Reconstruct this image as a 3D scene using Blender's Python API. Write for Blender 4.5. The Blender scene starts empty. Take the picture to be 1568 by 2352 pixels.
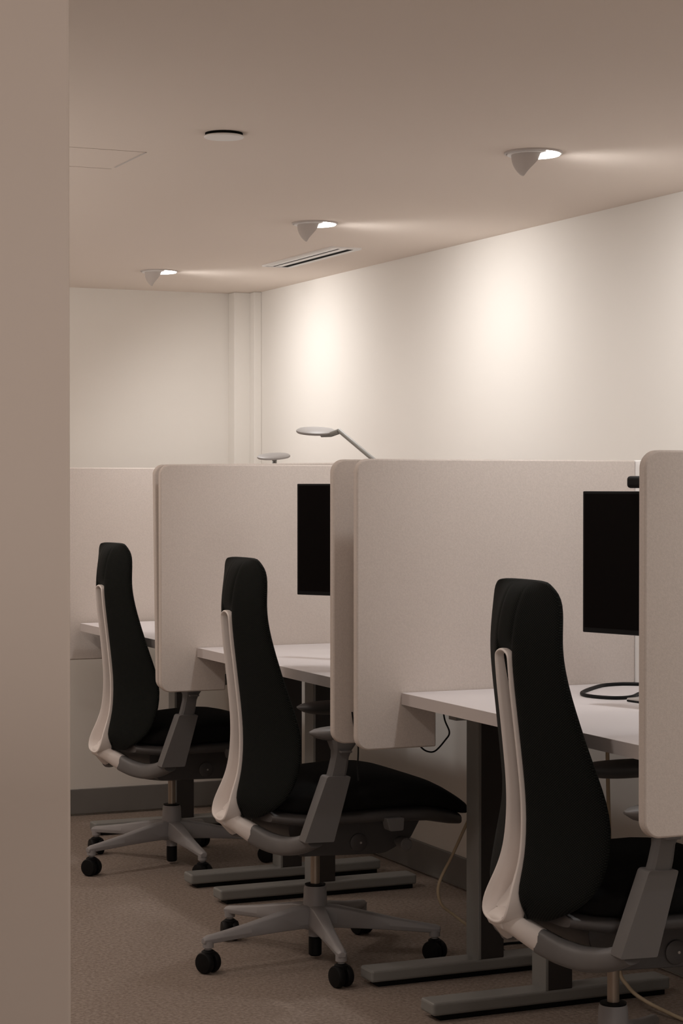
import bpy, bmesh, math, random
from mathutils import Vector, Matrix
random.seed(4)
S = bpy.context.scene
col = S.collection
H = 2.098            # ceiling height
EYE = 1.3167
# ---------------------------------------------------------------- camera
cam_d = bpy.data.cameras.new('camera'); cam = bpy.data.objects.new('camera', cam_d); col.objects.link(cam)
cam.location = (0, 0, EYE)
cam.rotation_euler = (math.radians(90) - math.atan(63/4650), 0, -math.radians(23.58))
cam_d.sensor_fit = 'VERTICAL'; cam_d.sensor_height = 36; cam_d.lens = 36*4650/2352
cam_d.clip_start = 0.05; cam_d.clip_end = 60
cam_d.dof.use_dof = False
S.camera = cam
# ---------------------------------------------------------------- colour management, world, lights
S.view_settings.view_transform = 'Standard'; S.view_settings.look = 'None'
S.view_settings.gamma = 1; S.view_settings.use_curve_mapping = False
S.view_settings.exposure = 0.0
w = bpy.data.worlds.new('world'); S.world = w; w.use_nodes = True
w.node_tree.nodes['Background'].inputs[0].default_value = (1, .86, .76, 1)
w.node_tree.nodes['Background'].inputs[1].default_value = 0.0

WARM = (1.0, .87, .77)
def area(name, loc, size, power, aim=(0, 0, -1), color=WARM):
    l = bpy.data.lights.new(name, 'AREA'); l.shape = 'DISK'; l.size = size; l.energy = power; l.color = color
    o = bpy.data.objects.new(name, l); col.objects.link(o); o.location = loc
    o.rotation_euler = Vector(aim).to_track_quat('-Z', 'Y').to_euler()
    return o
# the room's other lamps: a second row over the walkway, behind the near wall
PINK = (1.0, .91, .84)
for (lx, ly, p) in ((.70, 6.75, 11), (.75, 5.1, 4.5), (.70, 3.4, 5.5), (1.5, .9, 6.0), (.2, -.8, 5)):
    area('room_light', (lx, ly, H-.02), .22, p, aim=(.35, .6, -1) if ly > 6 else (0, 0, -1), color=PINK)
def fill_area(loc, sx, sy, power, aim):  # unseen fill lights without a fixture, added to brighten the room
    l = bpy.data.lights.new('added_fill', 'AREA'); l.shape = 'RECTANGLE'; l.size = sx; l.size_y = sy; l.energy = power; l.color = PINK
    o = bpy.data.objects.new('added_fill', l); col.objects.link(o); o.location = loc
    o.rotation_euler = Vector(aim).to_track_quat('-Z', 'Y').to_euler()
fill_area((-.4, -1.8, .7), .9, .9, 12, (0.1, 1, 0))  # added low fill, lifts the bottom of the near wall
fill_area((-.1, 5.6, 1.0), 1.8, 3.0, 26, (.0, 0.0, 1))  # added fill facing up, brightens the ceiling
fill_area((.2, .6, 1.0), 2.0, 2.0, 10, (0, 0, 1))  # second added ceiling fill, nearer the viewer
SPOT_POWER = 19.5
SPOT_AIM = (.64, 0, -.95)
SPOT_COL = (1, .985, .97)
def washer(x, y):
    l = bpy.data.lights.new('wall_washer', 'SPOT'); l.energy = SPOT_POWER; l.color = SPOT_COL
    l.spot_size = math.radians(164); l.spot_blend = 1.0; l.shadow_soft_size = .045
    so = bpy.data.objects.new('wall_washer', l); col.objects.link(so); so.location = (x, y, H-.038)
    so.rotation_euler = Vector(SPOT_AIM).to_track_quat('-Z', 'Y').to_euler()

# ---------------------------------------------------------------- materials
def mat(name, color, rough=.6, metallic=0, bump=None, var=None, spec=.5):
    m = bpy.data.materials.new(name); m.use_nodes = True
    nt = m.node_tree; b = nt.nodes['Principled BSDF']
    b.inputs['Base Color'].default_value = (*color, 1); b.inputs['Roughness'].default_value = rough
    b.inputs['Metallic'].default_value = metallic; b.inputs['Specular IOR Level'].default_value = spec
    tc = nt.nodes.new('ShaderNodeTexCoord')
    if var:
        scale, amt = var
        n = nt.nodes.new('ShaderNodeTexNoise'); n.inputs['Scale'].default_value = scale; n.inputs['Detail'].default_value = 5
        nt.links.new(tc.outputs['Object'], n.inputs['Vector'])
        r = nt.nodes.new('ShaderNodeValToRGB')
        r.color_ramp.elements[0].position = .32; r.color_ramp.elements[1].position = .68
        r.color_ramp.elements[0].color = (*[c*(1-amt) for c in color], 1)
        r.color_ramp.elements[1].color = (*[min(1, c*(1+amt)) for c in color], 1)
        nt.links.new(n.outputs['Fac'], r.inputs['Fac']); nt.links.new(r.outputs['Color'], b.inputs['Base Color'])
    if bump:
        scale, strength, dist = bump
        n = nt.nodes.new('ShaderNodeTexNoise'); n.inputs['Scale'].default_value = scale; n.inputs['Detail'].default_value = 3
        nt.links.new(tc.outputs['Object'], n.inputs['Vector'])
        bp = nt.nodes.new('ShaderNodeBump'); bp.inputs['Strength'].default_value = strength; bp.inputs['Distance'].default_value = dist
        nt.links.new(n.outputs['Fac'], bp.inputs['Height']); nt.links.new(bp.outputs['Normal'], b.inputs['Normal'])
    return m
M = {}
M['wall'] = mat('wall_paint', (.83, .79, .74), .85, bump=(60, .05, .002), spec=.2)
M['near_wall'] = mat('near_wall_tone', (.60, .525, .475), .85, bump=(60, .05, .002), spec=.2)  # darker, pinker tone than the other visible walls
M['far_side'] = mat('bounce_cut_tone', (.36, .32, .29), .85, bump=(60, .05, .002), spec=.2)  # unseen left and back walls, colour darkened to cut bounced light
M['ceiling'] = mat('ceiling_paint', (.83, .735, .66), .9, bump=(40, .05, .002), spec=.2)
M['felt'] = mat('felt', (.68, .61, .565), .95, bump=(420, .35, .001), var=(230, .045), spec=.15)
M['desk'] = mat('desk_laminate', (.76, .72, .73), .5, spec=.3)
M['desk_edge'] = mat('desk_edge', (.66, .61, .60), .5, spec=.3)
M['baseboard'] = mat('baseboard_paint', (.20, .19, .18), .6, var=(8, .04))
M['steel'] = mat('grey_steel', (.25, .25, .24), .45, spec=.5)
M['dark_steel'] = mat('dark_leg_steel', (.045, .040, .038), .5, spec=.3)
M['grey'] = mat('grey_plastic', (.165, .160, .16), .5, bump=(300, .08, .001))
M['grey_base'] = mat('grey_base_plastic', (.31, .30, .305), .45)
M['white'] = mat('white_plastic', (.88, .82, .79), .38)
M['dark'] = mat('dark_plastic', (.075, .07, .07), .5)
M['black'] = mat('black_plastic', (.006, .006, .0065), .55, spec=.2)
M['chrome'] = mat('gas_column_metal', (.42, .36, .30), .35, .7)
M['screen'] = mat('dark_screen', (.0045, .0032, .003), .6, spec=.05)
M['lamp_grey'] = mat('lamp_metal', (.33, .33, .31), .45)
M['lamp_top'] = mat('lamp_head_top', (.42, .40, .39), .5)
M['fixture'] = mat('fixture_white', (.92, .90, .88), .5)
M['shade'] = mat('fixture_grey', (.60, .55, .52), .6)
M['seam'] = mat('seam_paint', (.60, .52, .46), .9)
M['cord'] = mat('cream_cord', (.50, .40, .27), .5)
M['silver'] = mat('silver_metal', (.55, .52, .50), .35, .4)
M['void'] = mat('dark_slot', (.006, .007, .006), .9, spec=.1)
M['seat'] = mat('seat_cloth', (.010, .010, .010), .95, bump=(500, .3, .001), spec=.1)

def carpet():
    m = bpy.data.materials.new('carpet'); m.use_nodes = True; nt = m.node_tree; b = nt.nodes['Principled BSDF']
    b.inputs['Roughness'].default_value = .95; b.inputs['Specular IOR Level'].default_value = .1
    tc = nt.nodes.new('ShaderNodeTexCoord')
    n = nt.nodes.new('ShaderNodeTexNoise'); n.inputs['Scale'].default_value = 95; n.inputs['Detail'].default_value = 4; n.inputs['Roughness'].default_value = .7
    n2 = nt.nodes.new('ShaderNodeTexNoise'); n2.inputs['Scale'].default_value = 1.6
    nt.links.new(tc.outputs['Object'], n.inputs['Vector']); nt.links.new(tc.outputs['Object'], n2.inputs['Vector'])
    r = nt.nodes.new('ShaderNodeValToRGB'); r.color_ramp.elements[0].position = .36; r.color_ramp.elements[1].position = .66
    r.color_ramp.elements[0].color = (.215, .172, .145, 1); r.color_ramp.elements[1].color = (.37, .305, .262, 1)
    nt.links.new(n.outputs['Fac'], r.inputs['Fac'])
    mx = nt.nodes.new('ShaderNodeMix'); mx.data_type = 'RGBA'; mx.blend_type = 'MULTIPLY'; mx.inputs[0].default_value = .25
    nt.links.new(r.outputs['Color'], mx.inputs[6]); nt.links.new(n2.outputs['Color'], mx.inputs[7])
    nt.links.new(r.outputs['Color'], b.inputs['Base Color'])
    bp = nt.nodes.new('ShaderNodeBump'); bp.inputs['Strength'].default_value = .6; bp.inputs['Distance'].default_value = .004
    nt.links.new(n.outputs['Fac'], bp.inputs['Height']); nt.links.new(bp.outputs['Normal'], b.inputs['Normal'])
    return m
M['carpet'] = carpet()

def mesh_fabric():
    # black knitted cloth with a fine diagonal weave
    m = bpy.data.materials.new('knit_fabric'); m.use_nodes = True; nt = m.node_tree; b = nt.nodes['Principled BSDF']
    b.inputs['Roughness'].default_value = .9; b.inputs['Specular IOR Level'].default_value = .12
    tc = nt.nodes.new('ShaderNodeTexCoord')
    outs = []
    for rot in (.7, -.7):
        mp = nt.nodes.new('ShaderNodeMapping'); mp.inputs['Rotation'].default_value = (rot, 0, 0)
        nt.links.new(tc.outputs['Object'], mp.inputs['Vector'])
        wv = nt.nodes.new('ShaderNodeTexWave'); wv.bands_direction = 'Z'; wv.inputs['Scale'].default_value = 75
        nt.links.new(mp.outputs['Vector'], wv.inputs['Vector']); outs.append(wv)
    mul = nt.nodes.new('ShaderNodeMath'); mul.operation = 'MULTIPLY'
    nt.links.new(outs[0].outputs['Fac'], mul.inputs[0]); nt.links.new(outs[1].outputs['Fac'], mul.inputs[1])
    r = nt.nodes.new('ShaderNodeValToRGB')
    r.color_ramp.elements[0].color = (.0040, .0048, .0043, 1); r.color_ramp.elements[1].color = (.018, .0215, .0195, 1)
    nt.links.new(mul.outputs[0], r.inputs['Fac']); nt.links.new(r.outputs['Color'], b.inputs['Base Color'])
    bp = nt.nodes.new('ShaderNodeBump'); bp.inputs['Strength'].default_value = .4; bp.inputs['Distance'].default_value = .001
    nt.links.new(mul.outputs[0], bp.inputs['Height']); nt.links.new(bp.outputs['Normal'], b.inputs['Normal'])
    b.inputs['Sheen Weight'].default_value = .04
    return m
M['knit'] = mesh_fabric()

def emis(name, color, strength):
    m = bpy.data.materials.new(name); m.use_nodes = True; b = m.node_tree.nodes['Principled BSDF']
    b.inputs['Base Color'].default_value = (.8, .8, .8, 1)
    b.inputs['Emission Color'].default_value = (*color, 1); b.inputs['Emission Strength'].default_value = strength
    return m
M['lens'] = emis('lamp_lens', (1, .97, .94), 10)

# ---------------------------------------------------------------- helpers
def link(name, me, m, parent=None, loc=None):
    o = bpy.data.objects.new(name, me); col.objects.link(o)
    if m is not None: me.materials.append(m)
    if parent: o.parent = parent
    if loc: o.location = loc
    return o
def finish(name, bm, m, parent=None, smooth=35, bevel=0, seg=2, subsurf=0, loc=None):
    bmesh.ops.recalc_face_normals(bm, faces=bm.faces)
    me = bpy.data.meshes.new(name); bm.to_mesh(me); bm.free()
    if smooth:
        me.shade_smooth(); me.set_sharp_from_angle(angle=math.radians(smooth))
    o = link(name, me, m, parent, loc)
    if bevel:
        b = o.modifiers.new('bevel', 'BEVEL'); b.width = bevel; b.segments = seg; b.limit_method = 'ANGLE'; b.harden_normals = False
    if subsurf:
        s = o.modifiers.new('sub', 'SUBSURF'); s.levels = subsurf; s.render_levels = subsurf
    return o
def tag(o, label=None, cat=None, group=None, kind=None):
    if label: o['label'] = label
    if cat: o['category'] = cat
    if group: o['group'] = group
    if kind: o['kind'] = kind
    return o
def empty(name, loc, rz=0):
    o = bpy.data.objects.new(name, None); col.objects.link(o); o.location = loc; o.rotation_euler = (0, 0, rz)
    o.empty_display_size = .1
    return o
def box(bm, x0, x1, y0, y1, z0, z1):
    vs = [bm.verts.new((x, y, z)) for z in (z0, z1) for x, y in ((x0, y0), (x1, y0), (x1, y1), (x0, y1))]
    for f in ((3, 2, 1, 0), (4, 5, 6, 7), (0, 1, 5, 4), (1, 2, 6, 5), (2, 3, 7, 6), (3, 0, 4, 7)):
        bm.faces.new([vs[i] for i in f])
def prism(bm, pts, ax, d0, d1):
    # closed outline in the two other axes, extruded along axis ax
    def mk(p, d):
        if ax == 'y': return (p[0], d, p[1])
        if ax == 'x': return (d, p[0], p[1])
        return (p[0], p[1], d)
    a = [bm.verts.new(mk(p, d0)) for p in pts]; b = [bm.verts.new(mk(p, d1)) for p in pts]
    n = len(pts)
    bm.faces.new(a[::-1]); bm.faces.new(b)
    for i in range(n): bm.faces.new((a[i], a[(i+1) % n], b[(i+1) % n], b[i]))
def loft(bm, rings, closed=True, caps=True, loop=False):
    vr = [[bm.verts.new(p) for p in r] for r in rings]
    n = len(vr[0])
    pairs = list(zip(vr, vr[1:])) + ([(vr[-1], vr[0])] if loop else [])
    for a, b in pairs:
        for i in range(n if closed else n-1):
            bm.faces.new((a[i], a[(i+1) % n], b[(i+1) % n], b[i]))
    if caps and not loop and closed:
        bm.faces.new(vr[0][::-1]); bm.faces.new(vr[-1])
    return vr
def lathe(bm, prof, c=(0, 0), n=28, axis='z', off=0):
    rings = []
    for r, z in prof:
        rg = []
        for k in range(n):
            a = 2*math.pi*k/n; u, v = r*math.cos(a), r*math.sin(a)
            if axis == 'z': rg.append((c[0]+u, c[1]+v, z))
            elif axis == 'y': rg.append((c[0]+u, z, c[1]+v))
            else: rg.append((z, c[0]+u, c[1]+v))
        rings.append(rg)
    loft(bm, rings)
def catmull(pts, n=8):
    P = [Vector(p) for p in pts]; P = [2*P[0]-P[1]] + P + [2*P[-1]-P[-2]]
    out = []
    for i in range(1, len(P)-2):
        for k in range(n):
            t = k/n
            out.append(.5*((2*P[i]) + (P[i+1]-P[i-1])*t + (2*P[i-1]-5*P[i]+4*P[i+1]-P[i+2])*t*t + (3*P[i]-P[i-1]-3*P[i+1]+P[i+2])*t**3))
    out.append(P[-2]); return out
def tube(bm, pts, r, n=10, spline=True):
    p = catmull(pts) if spline else [Vector(q) for q in pts]
    up = Vector((0, 0, 1)); rings = []
    nrm = None
    for i, q in enumerate(p):
        t = (p[min(i+1, len(p)-1)] - p[max(i-1, 0)]).normalized()
        if nrm is None:
            nrm = t.orthogonal().normalized()
        else:
            nrm = (nrm - t*nrm.dot(t)).normalized()
        bi = t.cross(nrm)
        rr = r(i/(len(p)-1)) if callable(r) else r
        rings.append([tuple(q + nrm*math.cos(2*math.pi*k/n)*rr + bi*math.sin(2*math.pi*k/n)*rr) for k in range(n)])
    loft(bm, rings)
def interp(tab, z):
    # piecewise cubic-ish interpolation on a table sorted by first column descending
    t = sorted(tab)
    if z <= t[0][0]: return t[0][1]
    if z >= t[-1][0]: return t[-1][1]
    for i in range(len(t)-1):
        if t[i][0] <= z <= t[i+1][0]:
            x0, y0 = t[i]; x1, y1 = t[i+1]
            xm, ym = t[i-1] if i else (2*x0-x1, 2*y0-y1)
            xp, yp = t[i+2] if i+2 < len(t) else (2*x1-x0, 2*y1-y0)
            m0 = (y1-ym)/(x1-xm); m1 = (yp-y0)/(xp-x0); h = x1-x0; s = (z-x0)/h
            return (2*s**3-3*s*s+1)*y0 + (s**3-2*s*s+s)*h*m0 + (-2*s**3+3*s*s)*y1 + (s**3-s*s)*h*m1
def rounded(pts, radii, n=6):
    out = []
    for i, p in enumerate(pts):
        r = radii[i]
        if r <= 0: out.append(p); continue
        a = Vector(pts[i-1]) - Vector(p); b = Vector(pts[(i+1) % len(pts)]) - Vector(p)
        a.normalize(); b.normalize(); P = Vector(p)
        c = P + (a+b)*r
        for k in range(n+1):
            t = math.pi/2*k/n
            q = c - b*r*math.cos(t) - a*r*math.sin(t)
            out.append((q.x, q.y))
    return out
def struct(name, bm, m, bevel=0):
    return tag(finish(name, bm, m, smooth=0, bevel=bevel), kind='structure')
def sbox(name, m, *a, bevel=0):
    bm = bmesh.new(); box(bm, *a); return struct(name, bm, m, bevel)

# ---------------------------------------------------------------- the room
XW, YF, XL, YB = 2.994, 7.79, -2.6, -3.0
sbox('floor', M['carpet'], XL, XW, YB, YF, -.05, 0)
sbox('ceiling', M['ceiling'], XL, XW, YB, YF, H, H+.06)
sbox('wall_right', M['wall'], XW, XW+.12, YB, YF+.12, -.05, H+.06)
sbox('wall_far', M['wall'], XL, XW, YF, YF+.12, -.05, H+.06)
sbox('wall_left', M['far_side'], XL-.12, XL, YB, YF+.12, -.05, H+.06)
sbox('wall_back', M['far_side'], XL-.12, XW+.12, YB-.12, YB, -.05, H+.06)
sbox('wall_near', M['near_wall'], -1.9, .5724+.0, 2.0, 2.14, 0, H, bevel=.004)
# stepped pier in the far right corner
bm = bmesh.new()
box(bm, 2.895, XW, YF-.07, YF, 0, H)
o = struct('trim_1', bm, M['wall'], .003)
bm = bmesh.new(); box(bm, 2.962, XW, YF-.12, YF-.07, 0, H)
struct('trim_2', bm, M['wall'], .003)
# baseboards with the dark gap along the carpet
def baseboard(name, pts):
    bm = bmesh.new()
    for (x0, x1, y0, y1) in pts: box(bm, x0, x1, y0, y1, .007, .105)
    return struct(name, bm, M['baseboard'], .002)
baseboard('baseboard_far', [(XL, 2.895, YF-.013, YF)])
baseboard('baseboard_right', [(XW-.013, XW, YB, YF-.12)])
# ceiling access hatch: a thin raised frame line
hatch = empty('access_panel', (1.23, 4.69, H))
bm = bmesh.new(); box(bm, .2545, .259, -.135, .11, -.0015, 0)
finish('open_seam', bm, M['shade'], hatch, smooth=0)
bm = bmesh.new()
for a in ((-.25, .257, -.136, -.1352), (-.25, .257, .139, .1394), (-.25, -.2496, -.135, .14)): box(bm, *a, -.0008, 0)
finish('closed_seam', bm, M['seam'], hatch, smooth=0)
tag(hatch, 'hairline seam of a square access panel in the ceiling beside the left pillar', 'ceiling hatch')

# ---------------------------------------------------------------- ceiling fittings
def downlight(loc, label, first=[None]):
    if first[0] is None:
        root = empty('ceiling_downlight', loc)
        # trim ring
        bm = bmesh.new()
        R = .069
        lathe(bm, [(R, 0), (R, -.0035), (R-.002, -.0045), (.064, -.0045), (.0635, -.001), (.0635, 0)], n=48)
        finish('trim_ring', bm, M['shade'], root, smooth=50)
        # white disc on the side away from the wall, glowing aperture on the wall side
        bm = bmesh.new(); n = 24; CR = .062
        pts = [(CR*math.cos(t), CR*math.sin(t)) for t in [math.pi/2 + math.pi*k/n for k in range(n+1)]]
        prism(bm, pts, 'z', -.007, 0.0)
        finish('cover_plate', bm, M['fixture'], root, smooth=0)
        bm = bmesh.new(); pts = [(CR*math.cos(t), CR*math.sin(t)) for t in [-math.pi/2 + math.pi*k/n for k in range(n+1)]]
        prism(bm, pts, 'z', -.0068, -.0005)
        finish('lens', bm, M['lens'], root, smooth=0)
        # scoop shield: quarter shell hanging below, open towards the wall
        bm = bmesh.new(); rings = []; nu, nv = 24, 8
        for th in (0, -.0016):
            pass
        outer, inner = [], []
        for i in range(nu+1):
            phi = -math.pi/2 + math.pi*i/nu          # 0 = away from the wall
            depth = .050*max(0.0, math.cos(phi))**.55 + .004
            ro, ri = [], []
            for j in range(nv+1):
                s = j/nv; z = -depth*s
                sh = 1 - .50*(abs(z)/.052)**2.6
                for rr, lst in ((.047, ro), (.0455, ri)):
                    lst.append((-rr*sh*math.cos(phi)-.006, rr*sh*math.sin(phi), z-.003))
            outer.append(ro); inner.append(ri)
        rings = [o_ + i_[::-1] for o_, i_ in zip(outer, inner)]
        loft(bm, rings)
        finish('scoop_shield', bm, M['shade'], root, smooth=60)
        first[0] = root
    else:
        src = first[0]; root = src.copy(); col.objects.link(root); root.location = loc
        for c in src.children:
            d = c.copy(); col.objects.link(d); d.parent = root
    tag(root, label, 'ceiling light', 'downlights along the wall')
    washer(loc[0]+.034, loc[1])
    return root
downlight((2.323, 4.194, H), 'largest and nearest round ceiling downlight with grey scoop, right of the others')
downlight((2.35, 5.583, H), 'middle round ceiling downlight with grey scoop, just before the slot vent')
downlight((2.354, 7.059, H), 'farthest and smallest ceiling downlight with grey scoop, near the far wall')
# the next one of the row, just outside the frame, still lights the near wall and desk
washer(2.35, 2.80)
washer(2.35, 1.42)

root = empty('sprinkler_cover', (1.566, 4.241, H))
tag(root, 'flat white round cover disc on the ceiling, left of the downlights', 'sprinkler cover')
bm = bmesh.new(); lathe(bm, [(.042, 0), (.042, -.0062), (.030, -.0062), (.030, 0)], n=40)
finish('recess_ring', bm, M['void'], root)
bm = bmesh.new(); lathe(bm, [(.043, -.006), (.0445, -.0075), (.0445, -.009), (.043, -.0105)], n=48)
finish('cover_disc', bm, M['fixture'], root)

root = empty('slot_vent', (2.684, 6.42, H))
tag(root, 'long linear slot air vent in the ceiling between the middle and far downlights', 'vent')
def vbox(name, m, lst, z0, z1, bev=0):
    bm = bmesh.new()
    for a in lst: box(bm, a[0], a[1], a[2], a[3], z0, z1)
    return finish(name, bm, m, root, smooth=0, bevel=bev)
vbox('frame', M['fixture'], [(-.055, -.049, -.31, .31), (.049, .055, -.31, .31), (-.049, .049, .298, .31), (-.049, .049, -.31, -.298)], -.006, 0)
vbox('slot_backing', M['void'], [(-.052, .052, -.302, .302)], -.0042, -.0030)
vbox('slat', M['fixture'], [(-.043, -.022, -.294, .292)], -.0050, -.0042)
vbox('slat', M['fixture'], [(-.012, .012, -.294, .292)], -.0050, -.0042)
vbox('slat', M['fixture'], [(.038, .049, -.302, .302)], -.0050, -.0042)

# ---------------------------------------------------------------- felt screens
XFR, ZT, ZB = 2.043, 1.381, .655
def panel(name, y0, label, x0=XFR, lean=0, notch=True, t=.024, zt=ZT, zb=ZB, grp='felt divider screens'):
    y1 = y0 + t
    if notch:
        pts = [(x0, zb), (2.262, zb), (2.262, .764), (2.847, .764), (2.847, zt), (x0, zt)]
        rad = [.034, .0, 0, 0, 0, .034]
    else:
        pts = [(x0, zb), (2.866, zb), (2.866, zt), (x0, zt)]; rad = [.03, 0, 0, .03]
    bm = bmesh.new(); prism(bm, rounded(pts, rad, 8), 'y', -t/2, t/2)
    o = finish(name, bm, M['felt'], smooth=40, bevel=.004, seg=2)
    o.location = (0, (y0+y1)/2, 0)
    if lean:
        # rotated about the bottom of its front edge
        o.rotation_euler = (0, lean, 0)
        pv = Vector((x0, 0, zb)); r = Matrix.Rotation(lean, 3, 'Y') @ pv
        o.location = (pv.x - r.x, (y0+y1)/2, pv.z - r.z)
    tag(o, label, 'divider screen', grp)
    return o
panel('divider_screen', 3.222, 'beige felt divider screen at the right edge, nearest to the viewer', x0=2.022)
panel('divider_screen', 4.585, 'large beige felt divider screen behind the nearest chair, with the near desk against it')
panel('divider_screen', 4.728, 'beige felt screen in shade, tucked just behind the large middle screen', x0=2.041)
panel('divider_screen', 6.115, 'beige felt divider screen behind the middle chair, with a monitor in front of it')
panel('divider_screen', 6.188, 'narrow visible edge of a beige screen left behind the second screen', x0=2.057, lean=-.014)
panel('divider_screen', 7.40, 'farthest beige felt screen against the far wall, behind the farthest chair')
bm = bmesh.new(); box(bm, 2.8475, 2.866, 3.25, 4.600, .60, 1.381)
tag(finish('back_screen', bm, M['fixture'], smooth=0, bevel=.003), 'pale back screen of the near desk, thin strip right of the middle felt screen', 'back screen')

# ---------------------------------------------------------------- desks
def desk(y0, y1, legs, label, xf=2.166):
    root = empty('desk', (2.51, (y0+y1)/2, 0))
    ox, oy = 2.51, (y0+y1)/2
    bm = bmesh.new(); box(bm, xf-ox, 2.847-ox, y0-oy, y1-oy, .765, .795)
    top = finish('tabletop', bm, M['desk'], root, smooth=0, bevel=.0015)
    bm = bmesh.new(); box(bm, xf-.0015-ox, xf+.0005-ox, y0-oy, y1-oy, .7655, .7945)
    e = finish('edge_band', bm, M['desk_edge'], top, smooth=0)
    for ly in legs:
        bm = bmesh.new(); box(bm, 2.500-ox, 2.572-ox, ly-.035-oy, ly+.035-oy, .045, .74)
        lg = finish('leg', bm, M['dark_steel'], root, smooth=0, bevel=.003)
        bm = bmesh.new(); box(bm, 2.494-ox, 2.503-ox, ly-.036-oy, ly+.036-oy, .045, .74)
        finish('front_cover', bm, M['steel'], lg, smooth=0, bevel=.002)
        bm = bmesh.new(); box(bm, 2.180-ox, 2.86-ox, ly-.037-oy, ly+.037-oy, .014, .047)
        finish('foot', bm, M['steel'], lg, smooth=0, bevel=.007, seg=3)
        bm = bmesh.new(); box(bm, 2.205-ox, 2.85-ox, ly-.026-oy, ly+.026-oy, 0, .0145)
        finish('glide', bm, M['black'], lg, smooth=0)
        bm = bmesh.new(); box(bm, 2.25-ox, 2.82-ox, ly-.02-oy, ly+.02-oy, .735, .765)
        finish('bracket', bm, M['steel'], lg, smooth=0)
    bm = bmesh.new(); box(bm, 2.50-ox, 2.555-ox, legs[0]-oy, legs[-1]-oy, .725, .762)
    finish('crossbeam', bm, M['steel'], root, smooth=0, bevel=.003)
    tag(root, label, 'desk', 'white desks along the wall')
    return root
desk(3.25, 4.583, (3.32, 4.470), 'nearest white desk at right, holding the black cable loop')
desk(4.755, 6.113, (4.835, 5.975), 'middle white desk behind the middle chair, between two screen pairs')
desk(6.215, 7.375, (6.255, 7.335), 'farthest white desk at left, against the far screen', 2.148)

# ---------------------------------------------------------------- monitors
def monitor(corner, ang, wd, z0, z1, label, desk_z=.795):
    # corner = left (far) edge of the screen face; it runs away at an angle from the row direction
    u = Vector((math.sin(ang), -math.cos(ang), 0))           # towards the viewer
    n = Vector((-math.cos(ang), -math.sin(ang), 0))          # the way the screen faces
    c = Vector((corner[0], corner[1], 0)) + u*wd/2
    root = empty('monitor', (c.x, c.y, desk_z), math.atan2(n.y, n.x))
    # local: +x faces the sitter, y across, z up from the desk
    a, b = z0-desk_z, z1-desk_z
    bm = bmesh.new(); box(bm, -.022, 0, -wd/2, wd/2, a, b)
    finish('screen_case', bm, M['black'], root, smooth=0, bevel=.002)
    bm = bmesh.new(); box(bm, 0, .0008, -wd/2+.006, wd/2-.006, a+.012, b-.006)
    finish('screen', bm, M['screen'], root, smooth=0)
    bm = bmesh.new(); box(bm, -.05, -.022, -.05, .05, (a+b)/2-.05, (a+b)/2+.05)
    finish('mount_plate', bm, M['black'], root, smooth=0, bevel=.003)
    bm = bmesh.new(); box(bm, -.075, -.05, -.02, .02, .01, (a+b)/2+.04)
    finish('stand_neck', bm, M['silver'], root, smooth=0, bevel=.003)
    bm = bmesh.new(); box(bm, -.13, .05, -.055, .055, 0, .009)
    finish('stand_base', bm, M['silver'], root, smooth=0, bevel=.003)
    tag(root, label, 'monitor', 'black monitors on the desks')
    return root, c, u, n
mr, mc, mu, mn = monitor((2.444, 4.17), math.radians(19), .56, .967, 1.301, 'black monitor at right on the near desk, with a webcam above it')
monitor((2.317, 5.643), math.radians(34), .56, .985, 1.319, 'black monitor on the middle desk, partly hidden by the middle screen pair')
# webcam above the near monitor
wc = Vector((2.472, 4.0, 0)) + Vector((0, 0, 0))
root = empty('webcam', (mc.x-mu.x*.035, mc.y-mu.y*.035, 1.301), mr.rotation_euler.z)
def wbox(name, m, a, bev): 
    bm = bmesh.new(); box(bm, *a); return finish(name, bm, m, root, smooth=0, bevel=bev, seg=4)
wbox('body', M['black'], (-.02, .012, -.105, .105, .0075, .0355), .008)
wbox('clip', M['black'], (-.024, .0015, -.02, .02, 0.0005, .009), .001)
bm = bmesh.new(); lathe(bm, [(.008, .0115), (.008, .0135), (.006, .0137)], c=(0, .0215), axis='x', n=20); finish('lens', bm, M['screen'], root)
tag(root, 'small black bar webcam above the near monitor, at the right screen edge', 'webcam')

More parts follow.
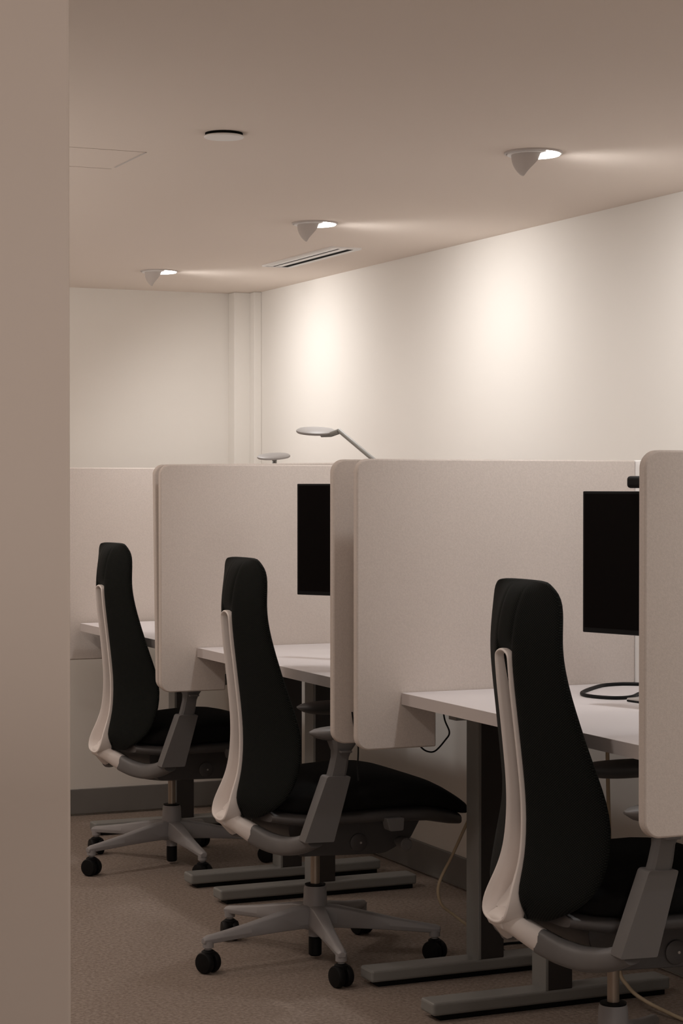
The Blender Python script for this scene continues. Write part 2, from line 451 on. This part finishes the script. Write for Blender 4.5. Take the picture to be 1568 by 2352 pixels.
# ---------------------------------------------------------------- desk lamps
def desk_lamp(disc, elbow, base, label, tilt, arm_from):
    root = empty('desk_lamp', (base[0], base[1], .795))
    B = Vector((base[0], base[1], .795))
    D = Vector(disc)-B; E = Vector(elbow)-B; A = Vector(arm_from)-B
    bm = bmesh.new(); lathe(bm, [(.012, .0065), (.052, .0065), (.0573, .003), (.0573, -.001), (.055, -.0035), (.012, -.0035)], n=48)
    hd = finish('lamp_head', bm, M['lamp_top'], root, smooth=50); hd.location = D; hd.rotation_euler = tilt
    bm = bmesh.new(); lathe(bm, [(.050, -.0042), (.050, -.0036)], n=40)
    finish('diffuser', bm, M['lamp_grey'], hd)
    bm = bmesh.new()
    n = (A-D); n.z = 0; n.normalize()
    tube(bm, [D+n*.022+Vector((0, 0, -.009)), D+n*.055+Vector((0, 0, -.009)), A], .008, spline=False)
    finish('joint', bm, M['lamp_grey'], root, bevel=0)
    bm = bmesh.new(); tube(bm, [A+Vector((0, 0, .003)), E], .0062, spline=False); finish('upper_arm', bm, M['lamp_grey'], root)
    bm = bmesh.new(); tube(bm, [E, Vector((0, 0, .02))], .0068, spline=False); finish('lower_arm', bm, M['lamp_grey'], root)
    bm = bmesh.new(); lathe(bm, [(.012, -.012), (.012, .012)], c=(E.x, E.z), axis='y', n=20)
    for v in bm.verts: v.co.y += E.y
    finish('elbow', bm, M['lamp_grey'], root)
    bm = bmesh.new(); lathe(bm, [(.075, 0), (.075, .010), (.070, .013), (.014, .014), (.012, .026)], n=40)
    finish('lamp_base', bm, M['lamp_grey'], root)
    tag(root, label, 'desk lamp', 'disc-headed desk lamps')
desk_lamp((2.293, 5.44, 1.471), (2.395, 4.99, 1.291), (2.72, 5.05), 'larger grey disc-headed desk lamp with slanted arm, above the middle desk', (math.radians(10), math.radians(-3), 0), (2.333, 5.365, 1.470))
desk_lamp((2.586, 6.511, 1.413), (2.66, 6.60, 1.20), (2.76, 6.60), 'smaller grey disc-headed desk lamp, farther back and left of the other', (math.radians(7.5), math.radians(-6), math.radians(0)), (2.595, 6.53, 1.372))

# ---------------------------------------------------------------- cables and small things on the desk
def cable(name, pts, r, m, label, cat):
    c = Vector(pts[0]); bm = bmesh.new(); tube(bm, [Vector(p) for p in pts], r, 10)
    return tag(finish(name, bm, m, smooth=60), label, cat)
Zd = .7995
cable('cable_loop', [(2.86, 4.41, Zd), (2.83, 4.46, Zd), (2.79, 4.505, Zd), (2.75, 4.518, Zd), (2.70, 4.505, Zd), (2.64, 4.455, Zd), (2.585, 4.40, Zd), (2.55, 4.355, Zd), (2.535, 4.31, Zd), (2.545, 4.26, Zd), (2.575, 4.226, Zd), (2.62, 4.235, Zd), (2.67, 4.285, Zd), (2.715, 4.327, Zd), (2.78, 4.36, Zd)], .0045, M['black'],
      'black cable lying in a loop on the near desk below the monitor', 'cable')
root = empty('laptop', (2.655, 4.155, .795), math.radians(8))
tag(root, 'thin silver slab with black underside on the near desk, mostly hidden by the right screen', 'laptop')
bm = bmesh.new(); box(bm, -.08, .10, -.125, .035, .0005, .0045); finish('lower_case', bm, M['black'], root, smooth=0, bevel=.001)
bm = bmesh.new(); box(bm, -.08, .10, -.125, .035, .0045, .0095); finish('lid', bm, M['silver'], root, smooth=0, bevel=.002)

cable('power_cord', [(2.58, 4.92, .764), (2.59, 4.915, .60), (2.565, 4.915, .47), (2.534, 4.92, .416), (2.479, 4.92, .312), (2.436, 4.92, .233), (2.442, 4.92, .179), (2.479, 4.92, .146), (2.519, 4.90, .113), (2.535, 4.89, .106)], .0042, M['cord'],
      'cream power cord hanging in a curve beside the desk leg left of the nearest chair', 'cord')
cable('hanging_cable', [(2.33, 4.69, .764), (2.338, 4.69, .71), (2.352, 4.69, .675), (2.34, 4.69, .655), (2.312, 4.69, .629), (2.29, 4.69, .628), (2.270, 4.69, .641), (2.25, 4.69, .67)], .0022, M['black'],
      'thin black cable sagging under the near desk corner, below the middle screen', 'cable')
cable('screen_cable', [(2.093, 4.7275, .735), (2.093, 4.715, .70), (2.093, 4.69, .655), (2.092, 4.69, .60), (2.094, 4.69, .565)], .002, M['black'],
      'thin black cable end hanging straight below the middle screen pair, above the middle seat', 'cable')
cable('floor_cable', [(2.64, 4.385, .735), (2.64, 4.37, .42), (2.65, 4.36, .20), (2.658, 4.36, .14), (2.667, 4.36, .086), (2.674, 4.34, .064), (2.687, 4.32, .044), (2.706, 4.27, .027), (2.745, 4.19, .0058), (2.76, 4.08, .0055)], .005, M['cord'],
      'pale cord curving down to the carpet at the bottom right, behind the nearest chair', 'cord')
cable('floor_cable', [(2.80, 5.10, .004), (2.721, 5.096, .004), (2.69, 5.01, .004), (2.687, 4.94, .004), (2.729, 4.93, .004), (2.80, 4.98, .004)], .0035, M['black'],
      'black cable loop on the carpet seen below the nearest chair back', 'cable')

# ---------------------------------------------------------------- task chair
K = 1.045
def sc(bm):
    for v in bm.verts: v.co *= K
    return bm
SX = [(1.068, -.205), (1.055, -.224), (1.03, -.238), (1.0, -.248), (.94, -.256), (.87, -.252), (.80, -.244), (.73, -.236), (.66, -.229), (.60, -.227), (.54, -.231), (.50, -.240), (.46, -.256), (.43, -.267), (.40, -.274), (.37, -.276)]
EX = [(1.068, -.198), (1.03, -.189), (.94, -.192), (.87, -.184), (.80, -.168), (.73, -.151), (.66, -.132), (.60, -.123), (.54, -.134), (.48, -.150), (.43, -.180), (.395, -.195)]
HW = [(1.068, .100), (1.055, .128), (1.03, .145), (.98, .152), (.94, .154), (.87, .162), (.80, .177), (.73, .196), (.66, .216), (.60, .231), (.54, .240), (.49, .232), (.45, .206), (.42, .158), (.395, .09)]
SA = [(.955, .030), (.80, .031), (.66, .033), (.56, .038), (.48, .046), (.43, .056), (.38, .058)]
GD = [(.955, .012), (.90, .018), (.80, .030), (.66, .040), (.54, .050), (.46, .058), (.395, .062)]   # how deep the groove under the spine is

def build_chair(loc, rz, base_rot, label, src=None):
    if src is None:
        root = empty('office_chair', loc, rz)
        # -- backrest: padded shell curved in both directions, with the spine's groove down its back
        bm = bmesh.new(); rings = []
        zs = [1.068, 1.062, 1.052, 1.035, 1.01, .98, .95, .925, .905, .87, .82, .77, .72, .67, .62, .57, .52, .48, .45, .425, .405, .395]
        for z in zs:
            c, e, w = interp(SX, z)+.002, interp(EX, z), interp(HW, z)
            a_ = interp(SA, z)+.002; g = interp(GD, z) if z < .93 else 0
            if z < .45: c += (.45-z)*.55
            T = .034 if z < 1.03 else .034*(.5+.5*(1.072-z)/.042)
            d = e - c - .014
            def rear(y): return c + d*(abs(y)/w)**1.5
            ys = [-w, -w*.93, -w*.8, -w*.62, -w*.42]
            left = [(rear(y), y, z) for y in ys]
            mid = [(rear(a_), -a_-.012, z), (rear(a_), -a_-.004, z), (rear(a_), -a_-.001, z), (rear(a_)+g*.3, -a_, z), (c+g, -a_*.8, z), (c+g, 0, z), (c+g, a_*.8, z), (rear(a_)+g*.3, a_, z), (rear(a_), a_+.001, z), (rear(a_), a_+.004, z), (rear(a_), a_+.012, z)]
            r = left + mid + [(rear(y), -y, z) for y in ys[::-1]]
            fr = []
            n = 12
            for k in range(n, -1, -1):
                v = -1+2*k/n
                fr.append((max(rear(w*v), c+g*.6 if abs(v) < .3 else -9) + T*(.4+.6*(1-abs(v)**3.5)), w*v*.985, z+.003))
            rings.append(r+fr)
        loft(bm, rings)
        finish('backrest', sc(bm), M['knit'], root, smooth=80, subsurf=1)
        # -- white spine: elongated closed loop whose walls reach into the groove
        loop = []; ZTOP, ZBOT = .916, .425
        zc = [ZTOP - i*(ZTOP-ZBOT)/26 for i in range(27)]
        for z in zc: loop.append((z, -1))
        for t in (25, 50, 75, 90, 105, 130, 155): loop.append((ZBOT-.040*math.sin(math.radians(t))**.75, -math.copysign(abs(math.cos(math.radians(t)))**.75, math.cos(math.radians(t)))))
        for z in zc[::-1]: loop.append((z, 1))
        for t in (25, 50, 75, 90, 105, 130, 155): loop.append((ZTOP+.017*math.sin(math.radians(t)), math.cos(math.radians(t))))
        rings = []
        for i, (z, s) in enumerate(loop):
            a = interp(SA, z); sx = interp(SX, z)
            y = a*s
            z0, s0 = loop[i-1]; z1, s1 = loop[(i+1) % len(loop)]
            tz, ty = z1-z0, (s1-s0)*a; L = math.hypot(tz, ty) or 1
            nz, ny = ty/L, -tz/L            # in-plane normal pointing out of the loop
            if ny*s < 0 and abs(s) > .5: nz, ny = -nz, -ny
            if abs(s) <= .5:
                out = -1 if z < .6 else 1
                if nz*out < 0: nz, ny = -nz, -ny
            th = .0065 + (.002 if z < .5 else 0)
            f = sx + interp(GD, z) + .010
            rings.append([(sx, y+ny*th*.2, z+nz*th*.2), (sx-.0015, y-ny*th*.5, z-nz*th*.5), (sx+.001, y-ny*th*1.0, z-nz*th*1.0),
                          (f, y-ny*th*1.4, z-nz*th*1.4), (f, y-ny*th*.2, z-nz*th*.2), (sx+.010, y+ny*th*.1, z+nz*th*.1)])
        loft(bm := bmesh.new(), rings, loop=True)
        spine = finish('spine_frame', sc(bm), M['white'], root, smooth=50, subsurf=1)
        # floor of the scoop: blends from the groove down and back to the lip
        bm = bmesh.new(); rings = []
        for x, z, w_ in ((-.178, .58, .034), (-.188, .51, .041), (-.202, .465, .045), (-.224, .432, .048), (-.246, .408, .046)):
            rings.append([(x, -w_, z), (x, w_, z), (x+.005, w_, z-.007), (x+.005, -w_, z-.007)])
        loft(bm, rings)
        finish('scoop', sc(bm), M['white'], spine, smooth=60)
        # white wings under the scoop
        for s in (-1, 1):
            bm = bmesh.new(); rings = []
            P = catmull([(-.238, -s*.022, .389), (-.243, s*.004, .390), (-.237, s*.028, .386), (-.221, s*.050, .372), (-.203, s*.070, .357)], 5)
            for i, q in enumerate(P):
                t = i/(len(P)-1); hh = .021+.0055*t; ww = .036-.018*t
                tn = (P[min(i+1, len(P)-1)]-P[max(i-1, 0)]).normalized(); sd = Vector((0, 0, 1)).cross(tn).normalized(); up = tn.cross(sd)
                rings.append([tuple(q+sd*ww*math.cos(a)+up*hh*math.sin(a)) for a in [2*math.pi*k/12 for k in range(12)]])
            loft(bm, rings); finish('wing', sc(bm), M['white'], spine, smooth=60)
        # -- grey yoke carrying the arms
        for s in (-1, 1):
            bm = bmesh.new(); rings = []
            P = catmull([(-.203, s*.069, .357), (-.193, s*.088, .350), (-.176, s*.120, .341), (-.158, s*.165, .338), (-.148, s*.21, .344), (-.140+(.03 if s > 0 else 0), s*.25, .354), (-.122+(.045 if s > 0 else 0), s*(.286 if s < 0 else .274), .372)], 5)
            for i, q in enumerate(P):
                t = i/(len(P)-1); hh = .0262-.004*t; ww = .0175+.012*t
                tn = (P[min(i+1, len(P)-1)]-P[max(i-1, 0)]).normalized(); sd = Vector((0, 0, 1)).cross(tn).normalized(); up = tn.cross(sd)
                rings.append([tuple(q+sd*ww*(abs(math.cos(a))**.7*(1 if math.cos(a) > 0 else -1))+up*hh*(abs(math.sin(a))**.7*(1 if math.sin(a) > 0 else -1))) for a in [2*math.pi*k/16 for k in range(16)]])
            loft(bm, rings); finish('yoke', sc(bm), M['grey'], root, smooth=50)
        # -- armrests
        for s in (-1, 1):
            y0 = s*.292 if s < 0 else .278
            dx = 0 if s < 0 else .045
            bm = bmesh.new()
            pts = rounded([(-.160+dx, .368), (-.080+dx, .366), (-.034+dx, .528), (-.098+dx, .531)], [.003, .003, .004, .006], 3)
            prism(bm, pts, 'y', y0-.021, y0+.021)
            arm = finish('armrest', sc(bm), M['grey'], root, smooth=30, bevel=.006, seg=3)
            bm = bmesh.new(); rings = []
            for x, z, hx, hy in ((-.074, .50, .024, .014), (-.062, .545, .0225, .0135), (-.056, .575, .021, .013), (-.052, .592, .024, .015), (-.048, .618, .036, .026), (-.048, .622, .036, .026)):
                rings.append([(x+dx+hx*cx_, y0+hy*cy_, z) for cx_, cy_ in ((-1, -.7), (-.7, -1), (.7, -1), (1, -.7), (1, .7), (.7, 1), (-.7, 1), (-1, .7))])
            loft(bm, rings); finish('arm_post', sc(bm), M['grey'], arm, smooth=30)
            bm = bmesh.new(); box(bm, -.066+dx, -.034+dx, y0+s*.016, y0+s*.030, .588, .594); finish('arm_latch', sc(bm), M['grey'], arm, smooth=0, bevel=.002)
            bm = bmesh.new(); rings = []; n = 14
            for i in range(n+1):
                t = i/n; x = (-.135 if s < 0 else .06)+.26*t; e = max(.02, (1-abs(2*t-1)**2.6))**.5
                hw, ht, hb = .045*e, .015*e, .026*e
                zc_ = .639
                rings.append([(x, y0-s*.008+hw*math.cos(a), zc_+(ht if math.sin(a) > 0 else hb)*math.sin(a)) for a in [2*math.pi*k/20 for k in range(20)]])
            loft(bm, rings); finish('arm_pad', sc(bm), M['grey'], arm, smooth=60)
        # -- seat
        st = [(-.18, .455, .43, .14), (-.165, .470, .42, .18), (-.12, .487, .412, .238), (0, .492, .415, .250), (.12, .502, .418, .255), (.20, .500, .418, .252), (.255, .485, .412, .246), (.305, .455, .400, .236), (.347, .428, .386, .215), (.366, .408, .384, .185)]
        def section(x, zt, zb, w_, ins=.9):
            m_ = (zt+zb)/2; h = (zt-zb)/2
            return [(x, w_*(abs(math.cos(a))**.45*(1 if math.cos(a) > 0 else -1)), m_+h*(abs(math.sin(a))**.6*(1 if math.sin(a) > 0 else -1))) for a in [2*math.pi*(k+.5)/28 for k in range(28)]]
        bm = bmesh.new(); loft(bm, [section(*q) for q in st]); finish('seat_cushion', sc(bm), M['seat'], root, smooth=60, subsurf=1)
        bm = bmesh.new()
        loft(bm, [section(x, zt, zb, w_) for x, zt, zb, w_ in ((-.19, .425, .395, .17), (-.12, .425, .385, .225), (.1, .430, .385, .242), (.23, .428, .378, .236), (.30, .412, .364, .222), (.332, .398, .360, .205))])
        finish('seat_pan', sc(bm), M['dark'], root, smooth=50)
        # -- mechanism under the seat
        bm = bmesh.new()
        pts = rounded([(-.13, .36), (-.10, .300), (.14, .292), (.215, .325), (.25, .385), (-.13, .39)], [.01]*6, 3)
        prism(bm, pts, 'y', -.135, .135)
        mech = finish('tilt_mechanism', sc(bm), M['dark'], root, smooth=30, bevel=.006)
        bm = bmesh.new(); lathe(bm, [(.055, .284), (.085, .290), (.092, .302)], c=(0, 0), n=28)
        for v in bm.verts: v.co.x = v.co.x*1.1 - .01
        finish('column_cup', sc(bm), M['dark'], mech)
        bm = bmesh.new(); lathe(bm, [(.024, -.135), (.024, -.140), (.020, -.142)], c=(.065, .326), axis='y', n=28); finish('pivot_cap', sc(bm), M['dark'], mech)
        bm = bmesh.new(); lathe(bm, [(.003, -.141), (.003, -.1445)], c=(.069, .326), axis='y', n=10); finish('screw', sc(bm), M['silver'], mech)
        bm = bmesh.new(); lathe(bm, [(.010, -.10), (.010, -.155), (.016, -.157), (.0165, -.19), (.013, -.193)], c=(.178, .322), axis='y', n=20); finish('tension_knob', sc(bm), M['grey'], root)
        bm = bmesh.new(); prism(bm, rounded([(.098, .372), (.136, .372), (.138, .405), (.090, .405)], [.005, .005, .003, .003], 3), 'y', -.262, -.225); finish('height_lever', sc(bm), M['grey'], root, smooth=30, bevel=.003)
        bm = bmesh.new(); prism(bm, rounded([(-.222, .382), (-.172, .382), (-.172, .398), (-.222, .398)], [.004]*4, 3), 'y', .05, .065)
        # -- column and star base
        bm = bmesh.new(); lathe(bm, [(.0125, .15), (.0125, .30)], n=24); finish('gas_column', sc(bm), M['chrome'], root)
        bm = bmesh.new(); lathe(bm, [(.0125, .193), (.0265, .193), (.0275, .197), (.0275, .199), (.014, .2005)], n=28); finish('column_collar', sc(bm), M['black'], root)
        bm = bmesh.new(); lathe(bm, [(.018, .195), (.0275, .195), (.030, .188), (.033, .13), (.034, .09), (.030, .080), (.016, .078)], n=32); hub = finish('base_hub', sc(bm), M['grey_base'], root)
        bm = bmesh.new(); lathe(bm, [(.018, .080), (.018, .060), (.012, .058)], n=20); finish('hub_nub', sc(bm), M['grey_base'], hub)
        bm = bmesh.new(); lathe(bm, [(.012, .06), (.0175, .057), (.0175, .012), (.014, .008)], n=20); finish('column_foot', sc(bm), M['black'], hub)
        for k in range(5):
            bm = bmesh.new(); rings = []
            for x, zt, zb, wt, wb in ((.022, .142, .086, .020, .027), (.06, .139, .086, .018, .024), (.12, .128, .085, .0155, .021), (.20, .112, .082, .0125, .0175), (.28, .099, .078, .0105, .015), (.321, .093, .076, .0095, .0135), (.333, .088, .076, .007, .011)):
                rings.append([(x, -wt, zt), (x, -wt*.55, zt+.0035), (x, wt*.55, zt+.0035), (x, wt, zt), (x, wb, zb+.012), (x, wb*.8, zb), (x, -wb*.8, zb), (x, -wb, zb+.012)])
            loft(bm, rings)
            leg = finish('leg', sc(bm), M['grey_base'], root, smooth=45, bevel=.002)
            bm = bmesh.new(); lathe(bm, [(.0145, .082), (.0145, .066), (.009, .064), (.009, .052)], c=(.318, 0), n=20); finish('caster_socket', sc(bm), M['grey_base'], leg)
            bm = bmesh.new()
            for s in (-1, 1):
                lathe(bm, [(.012, s*.004), (.026, s*.005), (.0278, s*.009), (.0278, s*.018), (.025, s*.0225), (.012, s*.0245)], c=(0, .0278), axis='y', n=28)
            lathe(bm, [(.008, -.006), (.008, .006)], c=(0, .0278), axis='y', n=14)
            lathe(bm, [(.017, .044), (.0175, .056), (.012, .060)], c=(.0, 0), n=18)
            box(bm, -.004, .012, -.006, .006, .02, .05)
            ca = finish('caster', sc(bm), M['black'], leg, smooth=40)
            ca.location = (.318*K, 0, 0)
    else:
        root = src.copy(); col.objects.link(root); root.location = loc; root.rotation_euler = (0, 0, rz)
        for c in src.children:
            d = c.copy(); col.objects.link(d); d.parent = root
            for g in c.children:
                e = g.copy(); col.objects.link(e); e.parent = d
    k = 0
    for c in root.children:
        if c.name.startswith('leg'):
            c.rotation_euler = (0, 0, base_rot - rz + k*2*math.pi/5)
            for g in c.children:
                if g.name.startswith('caster') and 'socket' not in g.name:
                    g.rotation_euler = (0, 0, [1.9, .4, 2.6, 1.1, -.6][(k + int(loc[1]*3)) % 5])
            k += 1
    tag(root, label, 'office chair', 'black high-backed office chairs')
    return root
R = math.radians
chair = build_chair((2.263, 3.73, 0), R(-2), R(187), 'nearest black high-backed office chair with white spine, at right')
build_chair((2.178, 5.173, 0), R(0), R(187), 'middle black high-backed office chair, its whole wheeled base in view', chair)
build_chair((2.268, 6.67, 0), R(3), R(197), 'farthest black high-backed office chair, beside the left pillar', chair)
